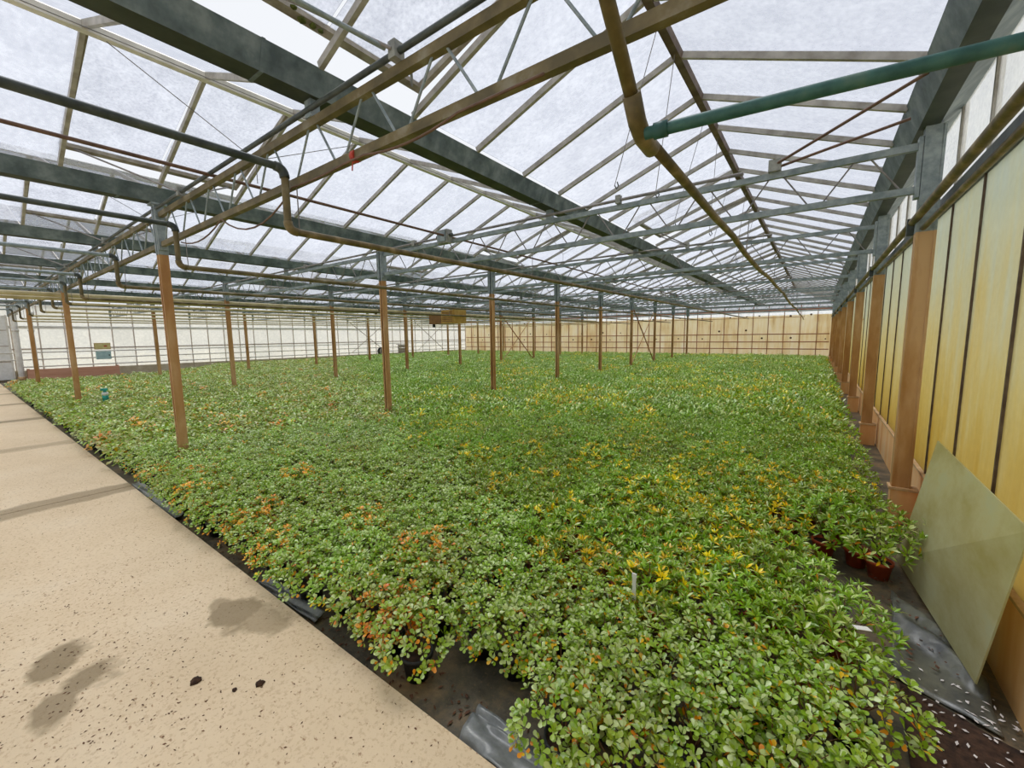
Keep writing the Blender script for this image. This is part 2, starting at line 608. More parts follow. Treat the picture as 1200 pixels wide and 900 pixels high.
def pane_mesh(name, mat, w, l, t=.006):
    k = (name, mat, round(w, 3), round(l, 3))
    if k not in CACHE:
        v = [(x, y, z) for x in (-w / 2, w / 2) for y in (0, l) for z in (0, t)]
        f = [(0, 1, 3, 2), (4, 6, 7, 5), (0, 4, 5, 1), (2, 3, 7, 6), (0, 2, 6, 4), (1, 5, 7, 3)]
        CACHE[k] = mesh_from(name, v, f, mat)
    return CACHE[k]


LOW = {}


def roof(i):
    xr = XR - ROOFW * (i + .5)
    o = root('roof_%d' % (i + 1), (xr, YF, ZRIDGE), kind='structure')
    prism_y('ridge_bar', [(xr - .028, 3.625), (xr + .028, 3.625), (xr + .04, 3.675), (xr, 3.70), (xr - .04, 3.675)], YF, YB, 'bar_white' if i else 'bar_dark', o)
    for side in (-1, 1):
        xg = XR - ROOFW * (i + (1 if side < 0 else 0)) - side * .115
        if i == 0 and side > 0:
            xg = .44
        lo, hi = Vector((xg, 0, 3.125)), Vector((xr + side * .02, 0, 3.675))
        d = hi - lo
        L = d.length
        dn = d.normalized()
        yax = dn
        nrm = Vector((-dn.z, 0, dn.x)) if side < 0 else Vector((dn.z, 0, -dn.x))
        xax = Vector((0, 1, 0))
        # local frame: X along the house, Y up the slope, Z outwards
        if xax.cross(yax).dot(nrm) < 0:
            xax = -xax
        R = Matrix((xax, yax, nrm)).transposed().to_4x4()
        vent_lines = (-1, 1, 3, 5, 7) if side < 0 else ()
        vent_slots = set()
        for k in vent_lines:
            vent_slots.update({(k + 2) * 4 - 1, (k + 2) * 4})
        for j in range(NP + 1):
            y = YF + j * PW
            p = lo + Vector((0, y, 0)); q = hi + Vector((0, y, 0))
            bar_between('glazing_bar', p - nrm * .012, q - nrm * .012, .03, .045, 'bar', o)
        pm = pane_mesh('roof_pane', 'roof_glass', PW - .012, L)
        for j in range(NP):
            if j in vent_slots:
                continue
            y = YF + (j + .5) * PW
            link('pane', pm, o, Matrix.Translation(lo + Vector((0, y, 0)) + nrm * .013) @ R)
        # opening vents, hinged at the ridge
        for k in vent_lines:
            yk = ly(k)
            s0 = L * .07
            LV = L - s0
            ang = math.radians(3.6 if k != 3 else 2.6)
            hinge = hi + Vector((0, yk, 0)) + nrm * .02
            ydir = (-dn) * math.cos(ang) + nrm * math.sin(ang)      # from hinge down and outwards
            zdir = nrm * math.cos(ang) + dn * math.sin(ang)
            xdir = ydir.cross(zdir)
            RV = Matrix((xdir, ydir, zdir)).transposed().to_4x4()
            base = Matrix.Translation(hinge) @ RV
            w = 2 * PW
            key = 'ventframe'
            if key not in CACHE:
                v, f = [], []

                def addb(x0, x1, y0, y1, z0, z1):
                    n0 = len(v)
                    v.extend([(x, y, z) for x in (x0, x1) for y in (y0, y1) for z in (z0, z1)])
                    f.extend([tuple(n0 + t for t in q) for q in [(0, 1, 3, 2), (4, 6, 7, 5), (0, 4, 5, 1), (2, 3, 7, 6), (0, 2, 6, 4), (1, 5, 7, 3)]])
                addb(-w / 2, w / 2, LV - .05, LV, -.03, .012)
                addb(-w / 2, w / 2, 0, .035, -.02, .012)
                addb(-w / 2, -w / 2 + .035, .035, LV - .05, -.03, .012)
                addb(w / 2 - .035, w / 2, .035, LV - .05, -.03, .012)
                CACHE[key] = mesh_from('vent_frame', v, f, 'vent_frame')
            vf = link('vent_frame', CACHE[key], o, base)
            pv = pane_mesh('vent_pane', 'vent_glass', PW - .02, LV - .03)
            for sgn in (-.5, .5):
                link('vent_pane', pv, vf, base @ Matrix.Translation((sgn * PW, .015, .006)))
            LOW[(i, k)] = base @ Vector((0, LV - .03, -.03))
            clampx = XR - ROOFW * (i + .5) - .75
            rod('push_rod', (clampx, yk - .06, 2.90), base @ Vector((.62 if xdir.y < 0 else -.62, LV - .03, -.03)), .009, 'wire', vf, 6)
            rod('push_rod', (clampx, yk + .06, 2.90), base @ Vector((-.62 if xdir.y < 0 else .62, LV - .03, -.03)), .009, 'wire', vf, 6)
    return o


for i in range(8):
    roof(i)

# ------------------------------------------------------------------ side wall with stained glass (wall_right)
WX = .72
wr = root('wall_right', (WX, YF, 0), kind='structure')
npl = 0
y = YF
for k in range(-2, 8):
    box('plinth', (WX - .01, ly(k) + .004, -.05), (WX + .14, ly(k + 1) - .004, .41), 'concrete_plinth', wr)
for j in range(NP + 1):
    yy = YF + j * PW
    box('mullion', (WX - .002, yy - .007, .41), (WX + .03, yy + .007, 2.40), 'bar_dark', wr)
    box('upper_mullion', (WX - .004, yy - .013, 2.48), (WX + .03, yy + .013, 3.06), 'bar', wr)
lp = pane_mesh('side_pane', 'side_glass', PW - .02, 1.99)
up_ = pane_mesh('upper_pane', 'upper_glass', PW - .02, .57)
Rw = Matrix(((0, 0, 1, 0), (1, 0, 0, 0), (0, 1, 0, 0), (0, 0, 0, 1)))   # local x->y, y->z, z->x
for j in range(NP):
    yy = YF + (j + .5) * PW
    if j in (17,):      # a pane mended from two overlapping sheets
        link('pane', pane_mesh('side_pane_low', 'side_glass', PW - .02, 1.36), wr, Matrix.Translation((WX + .012, yy, .41)) @ Rw)
        link('pane', pane_mesh('side_pane_high', 'side_glass', PW - .02, .66), wr, Matrix.Translation((WX + .004, yy, 1.74)) @ Rw)
        box('overlap_strip', (WX - .004, yy - PW / 2 + .012, 1.735), (WX + .004, yy + PW / 2 - .012, 1.752), 'rust', wr)
        continue
    link('pane', lp, wr, Matrix.Translation((WX + .008, yy, .41)) @ Rw)
for j in range(NP):
    yy = YF + (j + .5) * PW
    link('upper_pane', up_, wr, Matrix.Translation((WX + .008, yy, 2.48)) @ Rw)
box('rail', (WX - .03, YF, 2.39), (WX + .04, YB, 2.485), 'dark_steel', wr)
box('sill_strip', (WX - .02, YF, .40), (WX + .03, YB, .415), 'footing', wr)

# pipe and lower strip along the stained wall
o = root('heating_pipe', (.52, YF, 2.3), 'olive brown pipe running the length of the yellow stained glass wall', 'pipe', 'heating pipes')
rod('pipe_run', (.53, YF + .1, 2.315), (.53, YB - .15, 2.315), .026, 'pipe_olive', o, 12)
rod('pipe_run', (.575, YF + .1, 2.245), (.575, YB - .15, 2.245), .018, 'pipe_olive', o, 10)
for k in range(-1, 8):
    box('pipe_bracket', (.50, ly(k) + .085, 2.22), (.56, ly(k) + .115, 2.345), 'dark_steel', o)

# ------------------------------------------------------------------ white side wall (wall_left)
wl = root('wall_left', (XL, YF, 0), kind='structure')
pl_low = pane_mesh('white_panel_low', 'white_panel', PW - .03, 1.66)
pl_up = pane_mesh('white_panel_high', 'white_panel', PW - .03, .84)
for k in range(-2, 8):
    box('plinth', (XL - .12, ly(k) + .004, -.05), (XL + .03, ly(k + 1) - .004, .38), 'plinth_beige', wl)
for j in range(NP + 1):
    yy = YF + j * PW
    box('mullion', (XL - .01, yy - .018, .38), (XL + .035, yy + .018, 2.94), 'pale_bar', wl)
for j in range(NP):
    yy = YF + (j + .5) * PW
    link('panel', pl_low, wl, Matrix.Translation((XL - .008, yy, .38)) @ Rw)
    link('upper_panel', pl_up, wl, Matrix.Translation((XL - .008, yy, 2.1)) @ Rw)
box('rail', (XL - .02, YF, 2.03), (XL + .05, YB, 2.12), 'pipe_white', wl)
box('rail', (XL - .02, YF, 1.20), (XL + .04, YB, 1.24), 'hatch', wl)
# sliding door at the end of the path
dr = root('door_1', (XL + .1, .9, 0), kind='structure')
dpm = [(.06, .74), (.76, 1.34), (1.36, 1.94), (1.96, 2.5)]
for z0, z1 in dpm:
    box('door_panel', (XL + .08, -.35, z0), (XL + .12, 1.40, z1), 'white_plastic', dr)
for yy in (-.35, 1.40):
    box('door_stile', (XL + .07, yy - .03, .06), (XL + .13, yy + .03, 2.52), 'pipe_white', dr)
for z0 in (.75, 1.35, 1.95):
    box('door_rail', (XL + .075, -.32, z0 - .012), (XL + .135, 1.37, z0 + .012), 'hatch', dr)

# ------------------------------------------------------------------ back wall
wb = root('wall_back', (-12, YB, 0), kind='structure')
nb = int((XR - XL) / PW)
bw = (XR + .1 - XL) / nb
box('plinth', (XL, YB - .06, -.05), (WX, YB + .12, .22), 'plinth_beige', wb)
bm = pane_mesh('back_board', 'back_board', bw - .03, 2.22, .03)
wm = pane_mesh('back_glass', 'upper_glass', bw - .03, .26)
gm = pane_mesh('gable_glass', 'roof_glass', bw - .03, .34)
Rb = Matrix(((1, 0, 0, 0), (0, 0, -1, 0), (0, 1, 0, 0), (0, 0, 0, 1)))
hole_me = None
for j in range(nb + 1):
    xx = XL + j * bw
    box('mullion', (xx - .016, YB - .03, .22), (xx + .016, YB + .02, 3.0), 'rust_dark', wb)
for j in range(nb):
    xx = XL + (j + .5) * bw
    b_ = link('board', bm, wb, Matrix.Translation((xx, YB + .05, .22)) @ Rb)
    link('pane', wm, wb, Matrix.Translation((xx, YB + .02, 2.44)) @ Rb)
    link('upper_pane', gm, wb, Matrix.Translation((xx, YB + .02, 2.75)) @ Rb)
    for zz in ((1.62, 2.40) if j % 2 else (1.18, 2.42)):
        if random.random() < .8:
            px, pz = xx + random.uniform(-.12, .12), zz + random.uniform(-.04, .04)
            rod('dowel_hole', (px, YB + .012, pz), (px, YB + .022, pz), .05 * random.uniform(.7, 1.2), 'hole', b_, 8)
box('rail', (XL, YB - .05, 2.69), (XR + .1, YB + .03, 2.76), 'rust_dark', wb)
box('eave_rail', (XL, YB - .04, 3.02), (XR + .1, YB + .03, 3.07), 'galv', wb)
# gable glass triangles
for i in range(8):
    xr = XR - ROOFW * (i + .5)
    v = [(xr - 1.46, YB, 3.10), (xr + 1.46, YB, 3.10), (xr, YB, 3.64), (xr - 1.46, YB + .006, 3.10), (xr + 1.46, YB + .006, 3.10), (xr, YB + .006, 3.64)]
    link('gable_pane', mesh_from('gable_pane', v, [(0, 1, 2), (5, 4, 3), (0, 3, 4, 1), (1, 4, 5, 2), (2, 5, 3, 0)], 'roof_glass'), wb)
    box('gable_bar', (xr - .015, YB - .02, 3.07), (xr + .015, YB + .01, 3.62), 'bar', wb)
    for s in (-.8, .8):
        box('gable_bar', (xr + s - .012, YB - .02, 3.07), (xr + s + .012, YB + .01, 3.36), 'bar', wb)

# front wall behind the camera: low plinth and hazy glass
wf = root('wall_front', (-12, YF, 0), kind='structure')
box('plinth', (XL, YF - .12, -.05), (WX, YF, .4), 'plinth_beige', wf)
fm = pane_mesh('front_glass', 'upper_glass', bw - .03, 2.6)
for j in range(nb):
    xx = XL + (j + .5) * bw
    link('pane', fm, wf, Matrix.Translation((xx, YF - .02, .4)) @ Rb)
    box('mullion', (xx - bw / 2 - .015, YF - .05, .4), (xx - bw / 2 + .015, YF - .012, 3.0), 'bar', wf)


# ------------------------------------------------------------------ posts
def c_profile(x, y, w, d, t=.012):
    """lipped channel open to the camera side"""
    return [(x - w, y - d), (x - w * .35, y - d), (x - w * .35, y - d + t), (x - w + t, y - d + t), (x - w + t, y + d - t), (x + w - t, y + d - t),
            (x + w - t, y - d + t), (x + w * .35, y - d + t), (x + w * .35, y - d), (x + w, y - d), (x + w, y + d), (x - w, y + d)]


def box_profile(x, y, w, d, t=.006):
    return [(x - w, y - d), (x - w + .014, y - d), (x - w + .014, y - d + t), (x + w - .014, y - d + t), (x + w - .014, y - d), (x + w, y - d), (x + w, y + d), (x - w, y + d)]


ROWNAMES = ['row beside the stained glass wall bay', 'middle row of posts', 'row beside the white wall bay']
for rw in (1, 2, 3):
    x = XR - SPAN * rw
    for n, k in enumerate(LINES):
        y = ly(k)
        o = root('steel_post', (x, y, 0), 'rusty steel post, %s from the path in the %s' % (ORD[n], ROWNAMES[rw - 1]), 'post', 'roof posts')
        hz = 2.42 if rw == 1 else 2.5
        prism_z('shaft', c_profile(x, y, .042, .042), .01, hz, 'rust', o)
        prism_z('head', c_profile(x, y, .045, .045), hz, 2.95, 'galv', o)
        box('head_plate', (x - .07, y - .07, 2.935), (x + .07, y + .07, 2.956), 'galv', o)
        box('base_plate', (x - .07, y - .07, 0), (x + .07, y + .07, .012), 'rust_dark', o)
for n, k in enumerate(range(-1, 9)):
    x, y = XR, ly(k) - (.12 if k == 8 else 0)
    o = root('wall_side_post', (x, y, 0), 'brown channel post with grey top against the stained glass wall, %s from the path' % ORD[n], 'post', 'posts along the stained glass wall')
    prism_z('shaft', box_profile(x, y, .055, .045), .29, 2.22, 'rust', o)
    prism_z('head', box_profile(x, y, .055, .045), 2.22, 2.95, 'galv', o)
    box('footing', (x - .058, y - .05, -.03), (x + .1, y + .05, .27), 'concrete_plinth', o)
    box('footing_cap', (x - .072, y - .065, .27), (x + .1, y + .06, .29), 'footing', o)

# ------------------------------------------------------------------ lattice girders
SPANS = ['by the stained glass wall', 'in the second bay from the stained wall', 'in the third bay from the stained wall', 'by the white wall']
for sidx in range(4):
    xa, xb = XR - SPAN * (sidx + 1) + .05, XR - SPAN * sidx - .06
    for n, k in enumerate(LINES):
        y = ly(k)
        mt = 'galv_olive' if k == -1 else 'galv'
        o = root('lattice_girder', ((xa + xb) / 2, y, ZBOT), '%s lattice girder %s, %s line from the path' % ('olive' if k == -1 else 'grey', SPANS[sidx], ORD[n]), 'girder', 'lattice roof girders')
        box('top_chord', (xa, y - .02, ZTOP - .025), (xb, y + .02, ZTOP + .025), mt, o)
        box('bottom_chord', (xa, y - .02, ZBOT - .025), (xb, y + .02, ZBOT + .025), mt, o)
        for xx in (xa + .01, xb - .01):
            box('end_plate', (xx - .012, y - .04, ZBOT - .06), (xx + .012, y + .04, ZTOP + .06), 'galv', o)
        npn = 11
        pw = (xb - xa - .1) / npn
        for j in range(npn):
            c = xa + .05 + (j + .5) * pw
            for s in (-1, 1):
                rod('web_rod', (c + s * .05, y, ZTOP - .02), (c + s * (pw / 2 - .05), y, ZBOT + .02), .0065 if k > -1 else .0075, 'wire' if k > -1 else 'galv', o, 6)

# vent drive shafts lying on the girders
for n, k in enumerate(LINES):
    y = ly(k)
    o = root('vent_shaft', (-12, y, 2.895), 'thin dark shaft lying above the %s girder line from the path' % ORD[n], 'shaft', 'vent drive shafts')
    rod('shaft_tube', (XL + 1, y - .03, 2.895), (XR - 1.2, y - .03, 2.895), .016, 'dark_steel' if k == -1 else 'wire', o, 8)
    for i in range(8):
        cx = XR - ROOFW * (i + .5) - .75
        box('clamp', (cx - .025, y - .06, 2.86), (cx + .025, y + .0, 2.94), 'box_grey', o)
o = root('vent_drive_pipe', (-4.22, YF, 2.885), 'brown drive pipe running beneath the second ridge through the gearboxes', 'pipe')
rod('shaft_tube', (-4.22, YF + .2, 2.885), (-4.22, YB - 4, 2.885), .015, 'cable', o, 8)
o = root('vent_drive_pipe', (-2.0, -.9, 2.92), 'thin grey rod running from the path side to the first olive girder', 'rod')
rod('shaft_tube', (-2.12, YF + .2, 2.915), (-1.80, 1.42, 2.915), .012, 'galv', o, 8)
for n, k in enumerate((0, 2, 4, 6)):
    y = ly(k)
    o = root('vent_gearbox', (-4.28, y, 2.80), 'small grey gearbox on the %s girder line under the second ridge' % ORD[k + 1], 'gearbox', 'vent gearboxes')
    box('housing', (-4.37, y - .13, 2.79), (-4.17, y - .03, 2.97), 'box_grey', o)
    box('cover', (-4.345, y - .15, 2.81), (-4.195, y - .13, 2.95), 'galv', o)
    rod('output_shaft', (-4.42, y - .08, 2.895), (-4.12, y - .08, 2.895), .022, 'dark_steel', o, 8)
o = root('brace_clamp', (-.38, Y1, 2.86), 'grey clamp with two thin stay rods reaching to the wide gutter', 'clamp')
box('clamp_block', (-.42, Y1 - .06, 2.855), (-.33, Y1 + .02, 2.95), 'box_grey', o)
rod('stay_rod', (-.38, Y1 - .03, 2.91), (.44, 3.62, 3.03), .011, 'cable', o, 6)
rod('stay_rod', (-.38, Y1 - .01, 2.89), (.44, 4.17, 2.985), .011, 'cable', o, 6)

# ------------------------------------------------------------------ heating pipes that climb over the path
PX = [-2.86, -5.05, -7.45, -9.95, -11.45, -13.15, -15.05, -17.4, -19.8, -22.2]
for n, x in enumerate(PX):
    o = root('heating_pipe', (x, 1.42, 2.2), 'rusty heating pipe dropping from above the path, %s from the stained glass wall' % ORD[n], 'pipe', 'heating pipes')
    yd, zu, zl, r = 1.41, 2.6, 2.21, .024
    rod('upper_run', (x, YF + .1, zu), (x, yd - .06, zu), r, 'dark_steel' if n < 2 else 'galv', o, 12)
    tube('elbow', bend((x, yd - 1, zu), (x, yd, zu), (x, yd, zl), .06), r + .006, 'dark_steel', o, 12)
    rod('drop_pipe', (x, yd, zu - .06), (x, yd, zl + .06), r - .001, 'galv_olive', o, 12)
    tube('elbow', bend((x, yd, zu), (x, yd, zl), (x, yd + 1, zl), .06), r + .004, 'pipe_olive', o, 12)
    yy = YB - .25 if n else YB - 3
    rod('lower_run', (x, yd + .06, zl), (x, yy, zl + (.0 if n else .02)), r, 'pipe_olive' if n < 1 else ('pipe_beige' if n > 3 else 'galv_olive'), o, 12)
    for k in LINES:
        rod('hanger', (x, ly(k), ZBOT - .02), (x, ly(k), zl + .01), .004, 'wire', o, 5)

# pipe in the bay beside the stained wall, with the green branch
o = root('heating_pipe', (-.55, 1.55, 2.2), 'olive pipe sloping down then running beneath the first ridge beside green branch', 'pipe', 'heating pipes')
pts = [(-.56, -1.2, 2.62), (-.56, .95, 2.62)] + bend((-.56, 0, 2.62), (-.56, 1.12, 2.60), (-.55, 1.53, 2.215), .05)
tube('riser', pts + [(-.55, 1.47, 2.27)], .023, 'pipe_olive', o, 14)
tube('elbow', [(-.55, 1.44, 2.30), (-.55, 1.50, 2.235), (-.55, 1.56, 2.205), (-.55, 1.66, 2.20)], .031, 'pipe_olive', o, 14)
sag = [(-.55 - .09 * ((t - 1.6) / 25) ** 2, t, 2.20 + .018 * math.sin(t * .9) + (.02 if int(t) % 3 == 0 else 0)) for t in np.linspace(1.62, YB - .3, 40)]
tube('lower_run', sag, .021, 'pipe_olive', o, 12)
for k in LINES:
    if k >= 0:
        rod('hanger', (-.55, ly(k), ZBOT - .02), (-.56, ly(k), 2.22), .004, 'wire', o, 5)
o = root('branch_pipe', (0, 1.6, 2.2), 'dark green branch pipe crossing to the yellow stained glass wall', 'pipe')
gp = [(-.53 + 1.03 * t, 1.525 + .125 * t, 2.2 + .012 * t * (1 - t)) for t in [i / 10 for i in range(11)]]
tube('pipe_run', gp, .0205, 'pipe_green', o, 14)
tube('collar', [(-.50, 1.5285, 2.2), (-.455, 1.534, 2.201)], .027, 'pipe_green', o, 14)

# thick beige main pipes
for n, (x, z, r) in enumerate(((-12.42, 2.44, .045), (-12.58, 2.37, .036))):
    o = root('main_pipe', (x, YF, z), ['thick beige main heating pipe slung under the middle girders', 'second beige main pipe, slightly lower and thinner than its neighbour'][n], 'pipe', 'main heating pipes')
    rod('pipe_run', (x, YF + .1, z), (x, YB - .3, z), r, 'pipe_beige', o, 14)
    for y in (.55, 9.0, 18.0):
        rod('flange', (x, y, z), (x, y + .05, z), r + .025, 'pipe_olive', o, 14)
    for k in LINES:
        rod('hanger', (x + r * .7, ly(k), ZBOT - .02), (x + r * .7, ly(k), z + .02), .005, 'wire', o, 5)

# wall pipes
for n, z in enumerate((.52, .80, 1.08)):
    o = root('wall_pipe', (XL + .12, YF, z), 'white heating pipe along the white side wall, %s from the floor' % ORD[n], 'pipe', 'wall heating pipes')
    rod('pipe_run', (XL + .12, YF + .3 if n else 1.6, z), (XL + .12, YB - .2, z), .026, 'pipe_white', o, 10)
    for k in range(0, 8):
        box('pipe_bracket', (XL + .03, ly(k) - .3, z - .04), (XL + .1, ly(k) - .27, z + .01), 'rust_dark', o)
for n, z in enumerate((.62, 1.0, 1.42)):
    o = root('wall_pipe', (-12, YB - .12, z), 'rusty heating pipe along the beige end wall, %s from the floor' % ORD[n], 'pipe', 'wall heating pipes')
    rod('pipe_run', (XL + .2, YB - .12, z), (XR - .1, YB - .12, z), .026, 'rust_dark', o, 10)
o = root('wall_pipe', (-12, YB - .12, 2.33), 'thin rusty pipe high on the beige end wall', 'pipe', 'wall heating pipes')
rod('pipe_run', (XL + .2, YB - .12, 2.33), (XR - 1.2, YB - .12, 2.33), .018, 'rust', o, 10)
for n, (y, r) in enumerate(((1.58, .085), (1.98, .075))):
    o = root('riser_pipe', (XL + .25, y, 0), ['white upright riser pipe beside the sliding door', 'white upright riser pipe next to the red brown board'][n], 'pipe', 'white riser pipes')
    rod('pipe_run', (XL + .25, y, .1), (XL + .25, y, 2.5), r, 'pipe_white', o, 14)
    rod('foot', (XL + .25, y, 0), (XL + .25, y, .16), r + .03, 'footing', o, 14)
    rod('collar', (XL + .25, y, 1.9), (XL + .25, y, 1.98), r + .015, 'pipe_white', o, 14)
    tube('elbow', bend((XL + .25, y, 0), (XL + .25, y, 2.62), (XL + .25, y + 2, 2.62), .12), r, 'pipe_white', o, 14)

# ------------------------------------------------------------------ cross bracing
for n, (x, lab) in enumerate(((XR - SPAN, 'rusty cross brace in the post row closest to the stained glass wall'), (XR - 2 * SPAN, 'dark rusty cross brace in the middle post row'))):
    o = root('cross_brace', (x, ly(4), .1), lab, 'brace', 'cross braces')
    rod('brace_rod', (x + .05, ly(4) + .06, 2.45), (x + .05, ly(5) - .06, .22), .022, 'rust_dark', o, 8)
    rod('brace_rod', (x - .05, ly(5) - .06, 2.45), (x - .05, ly(4) + .06, .22), .018, 'rust', o, 8)
for n, k in enumerate((4, 6)):
    o = root('cross_brace', (XL + .2, ly(k), .1), 'grey brown cross brace standing before the white side wall, %s' % ['behind the middle posts', 'beside the far corner'][n], 'brace', 'cross braces')
    rod('brace_rod', (XL + .22, ly(k) + .06, 2.5), (XL + .22, ly(k + 1) - .06, .5), .022, 'hatch', o, 8)
    rod('brace_rod', (XL + .26, ly(k + 1) - .06, 2.5), (XL + .26, ly(k) + .06, .5), .018, 'hatch', o, 8)

# ------------------------------------------------------------------ small fittings
o = root('unit_heater', (-10.7, 10.6, 1.95), 'yellow brown box heater hanging under the roof by the middle posts', 'heater')
box('burner_casing', (-11.30, 10.35, 1.955), (-10.66, 10.9, 2.28), 'heater_brown', o)
hc = box('blower_casing', (-10.66, 10.33, 1.955), (-10.02, 10.92, 2.42), 'heater_yellow', o)
fp = box('front_panel', (-10.62, 10.31, 1.98), (-10.06, 10.33, 2.40), 'heater_yellow', o)
for i in range(6):
    box('louvre', (-10.58, 10.295, 2.02 + i * .06), (-10.10, 10.31, 2.045 + i * .06), 'heater_brown', fp)
rod('burner_foot', (-11.22, 10.5, 1.84), (-11.22, 10.5, 1.955), .05, 'black_plastic', o, 8)
for xx in (-11.2, -10.12):
    rod('hanger', (xx, 10.6, 2.25), (xx, 10.02, 2.53), .008, 'wire', o, 6)

o = root('long_board', (XL + .45, 3.0, 0), 'red brown board standing on edge before the white side wall', 'board')
for a, b_ in ((1.72, 3.0), (3.01, 4.35)):
    box('plank', (XL + .40, a, .0), (XL + .46, b_, .43), 'board_red', o)
for yy in (1.75, 3.0, 4.3):
    box('stake', (XL + .36, yy - .04, 0), (XL + .40, yy + .04, .46), 'rust_dark', o)
o = root('wall_cabinet', (XL + .1, 3.95, .8), 'pale blue control cabinet on the white side wall', 'cabinet')
box('body', (XL + .05, 3.72, .72), (XL + .22, 4.18, 1.05), 'cyan_box', o)
cd = box('door', (XL + .22, 3.74, .74), (XL + .235, 4.16, 1.03), 'cyan_box', o)
box('handle', (XL + .235, 4.1, .86), (XL + .25, 4.13, .92), 'dark_steel', cd)
o = root('notice_board', (XL + .08, 3.95, 1.2), 'yellow notice board above the pale blue control cabinet', 'sign')
box('panel', (XL + .055, 3.72, 1.16), (XL + .075, 4.2, 1.40), 'yellow_sign', o)
box('frame', (XL + .045, 3.70, 1.14), (XL + .055, 4.22, 1.42), 'footing', o)
box('red_mark', (XL + .075, 4.0, 1.25), (XL + .078, 4.1, 1.31), 'red_tape', o)
o = root('fan', (XL + .4, 17.9, 0), 'dark round fan standing by the white side wall', 'fan')
rod('housing', (XL + .42, 17.9, .56), (XL + .60, 17.9, .56), .27, 'black_plastic', o, 20)
rod('guard', (XL + .60, 17.9, .56), (XL + .62, 17.9, .56), .22, 'hatch', o, 20)
rod('hub', (XL + .62, 17.9, .56), (XL + .66, 17.9, .56), .07, 'dark_steel', o, 12)
rod('stand', (XL + .5, 17.9, 0), (XL + .5, 17.9, .32), .03, 'black_plastic', o, 8)
for s in (-1, 1):
    rod('leg', (XL + .5, 17.9, .16), (XL + .5, 17.9 + s * .25, 0), .018, 'black_plastic', o, 6)
o = root('crate', (XL + .4, 19.9, 0), 'grey pink slatted crate standing by the white side wall', 'crate')
for z in (.32, .54, .76):
    box('slat', (XL + .35, 19.5, z), (XL + .38, 20.3, z + .19), 'hatch', o)
for yy in (19.53, 20.27):
    box('corner_post', (XL + .30, yy - .03, 0), (XL + .35, yy + .03, .98), 'hatch', o)
box('lid', (XL + .08, 19.48, .98), (XL + .40, 20.32, 1.01), 'hatch', o)

# cable and tape on the first girder, thin wires
yc = ly(-1)
o = root('power_cable', (-2.5, yc - .04, 2.4), 'brown cable sagging along the first olive stained girder', 'cable')
cp = []
for (xa, xb, sg) in ((-.9, -1.35, .0), (-1.35, -2.05, .035), (-2.05, -2.25, .0), (-2.25, -2.85, .01), (-2.85, -4.05, .16), (-4.05, -5.2, .1)):
    for t in np.linspace(0, 1, 9)[:-1]:
        x = xa + (xb - xa) * t
        cp.append((x, yc - .035, ZBOT - .035 - sg * 4 * t * (1 - t)))
tube('cable_run', cp, .0065, 'cable', o, 6)
o = root('red_tape', (-2.17, yc, ZBOT), 'red tape wound round the first olive stained girder', 'tape')
rod('tape_wrap', (-2.20, yc, ZBOT), (-2.165, yc, ZBOT), .034, 'red_tape', o, 8)
rod('tape_tail', (-2.165, yc - .03, ZBOT - .02), (-2.17, yc - .035, ZBOT - .09), .004, 'red_tape', o, 5)
wn = 0
for i in (1, 2):
    for k in (-1, 1, 3):
        xr = XR - ROOFW * (i + .5)
        o = root('stay_wire', (xr, ly(k) + .4, 3.0), 'thin wire stay below the %s ridge at the %s girder line' % (ORD[i], ORD[k + 1]), 'wire', 'thin roof wires')
        rod('wire_run', (xr, ly(k) - .6, 3.62), (xr - .02, ly(k) + .35, 3.12), .0035, 'wire', o, 5)
        rod('wire_run', (xr - .02, ly(k) + .35, 3.12), (xr + .05, ly(k) + 1.4, 3.6), .0035, 'wire', o, 5)
        rod('wire_run', (xr - .02, ly(k) + .35, 3.12), (xr - .02, ly(k) + .35, 2.92), .0035, 'wire', o, 5)
for n, (x, y) in enumerate(((-1.3, 3.1), (-1.12, 3.5), (-1.28, 4.6), (-1.05, 5.2), (-1.22, 6.2), (-1.1, 7.4), (-1.2, 8.6), (-1.1, 10.2))):
    z0 = 3.58
    o = root('hanging_chain', (x, y, 2.9), 'thin hanging chain below the first ridge, %s from the path' % ORD[n], 'chain', 'hanging chains')
    rod('wire_run', (x, y, 2.62), (XR - 1.6, y + .02, 3.63), .003, 'wire', o, 5)
    tube('hook', [(x, y, 2.62), (x + .015, y, 2.59), (x + .03, y, 2.61), (x + .02, y, 2.64)], .005, 'dark_steel', o, 5)
for i in (1, 2, 3):
    x = XR - ROOFW * i - .9
    o = root('tension_wire', (x, YF, 3.2), 'thin tension wire along the slope of the %s roof from the stained glass wall' % ORD[i], 'wire', 'thin roof wires')
    rod('wire_run', (x, YF + .1, 3.30), (x, YB - .1, 3.30), .003, 'wire', o, 5)


def clump(name, c, r, mat, parent=None, n=40, seed=0, flat=.6):
    rg = np.random.default_rng(seed)
    v, f = [], []
    nu, nv = 10, 6
    for i in range(nv + 1):
        th = math.pi * i / nv
        for j in range(nu):
            ph = 2 * math.pi * j / nu
            rr = r * (1 + .5 * (rg.random() - .5))
            v.append((c[0] + rr * math.sin(th) * math.cos(ph), c[1] + rr * math.sin(th) * math.sin(ph), c[2] + rr * flat * math.cos(th)))
    for i in range(nv):
        for j in range(nu):
            j2 = (j + 1) % nu
            f.append((i * nu + j, (i + 1) * nu + j, (i + 1) * nu + j2, i * nu + j2))
    return link(name, mesh_from(name, v, f, mat, True), parent)


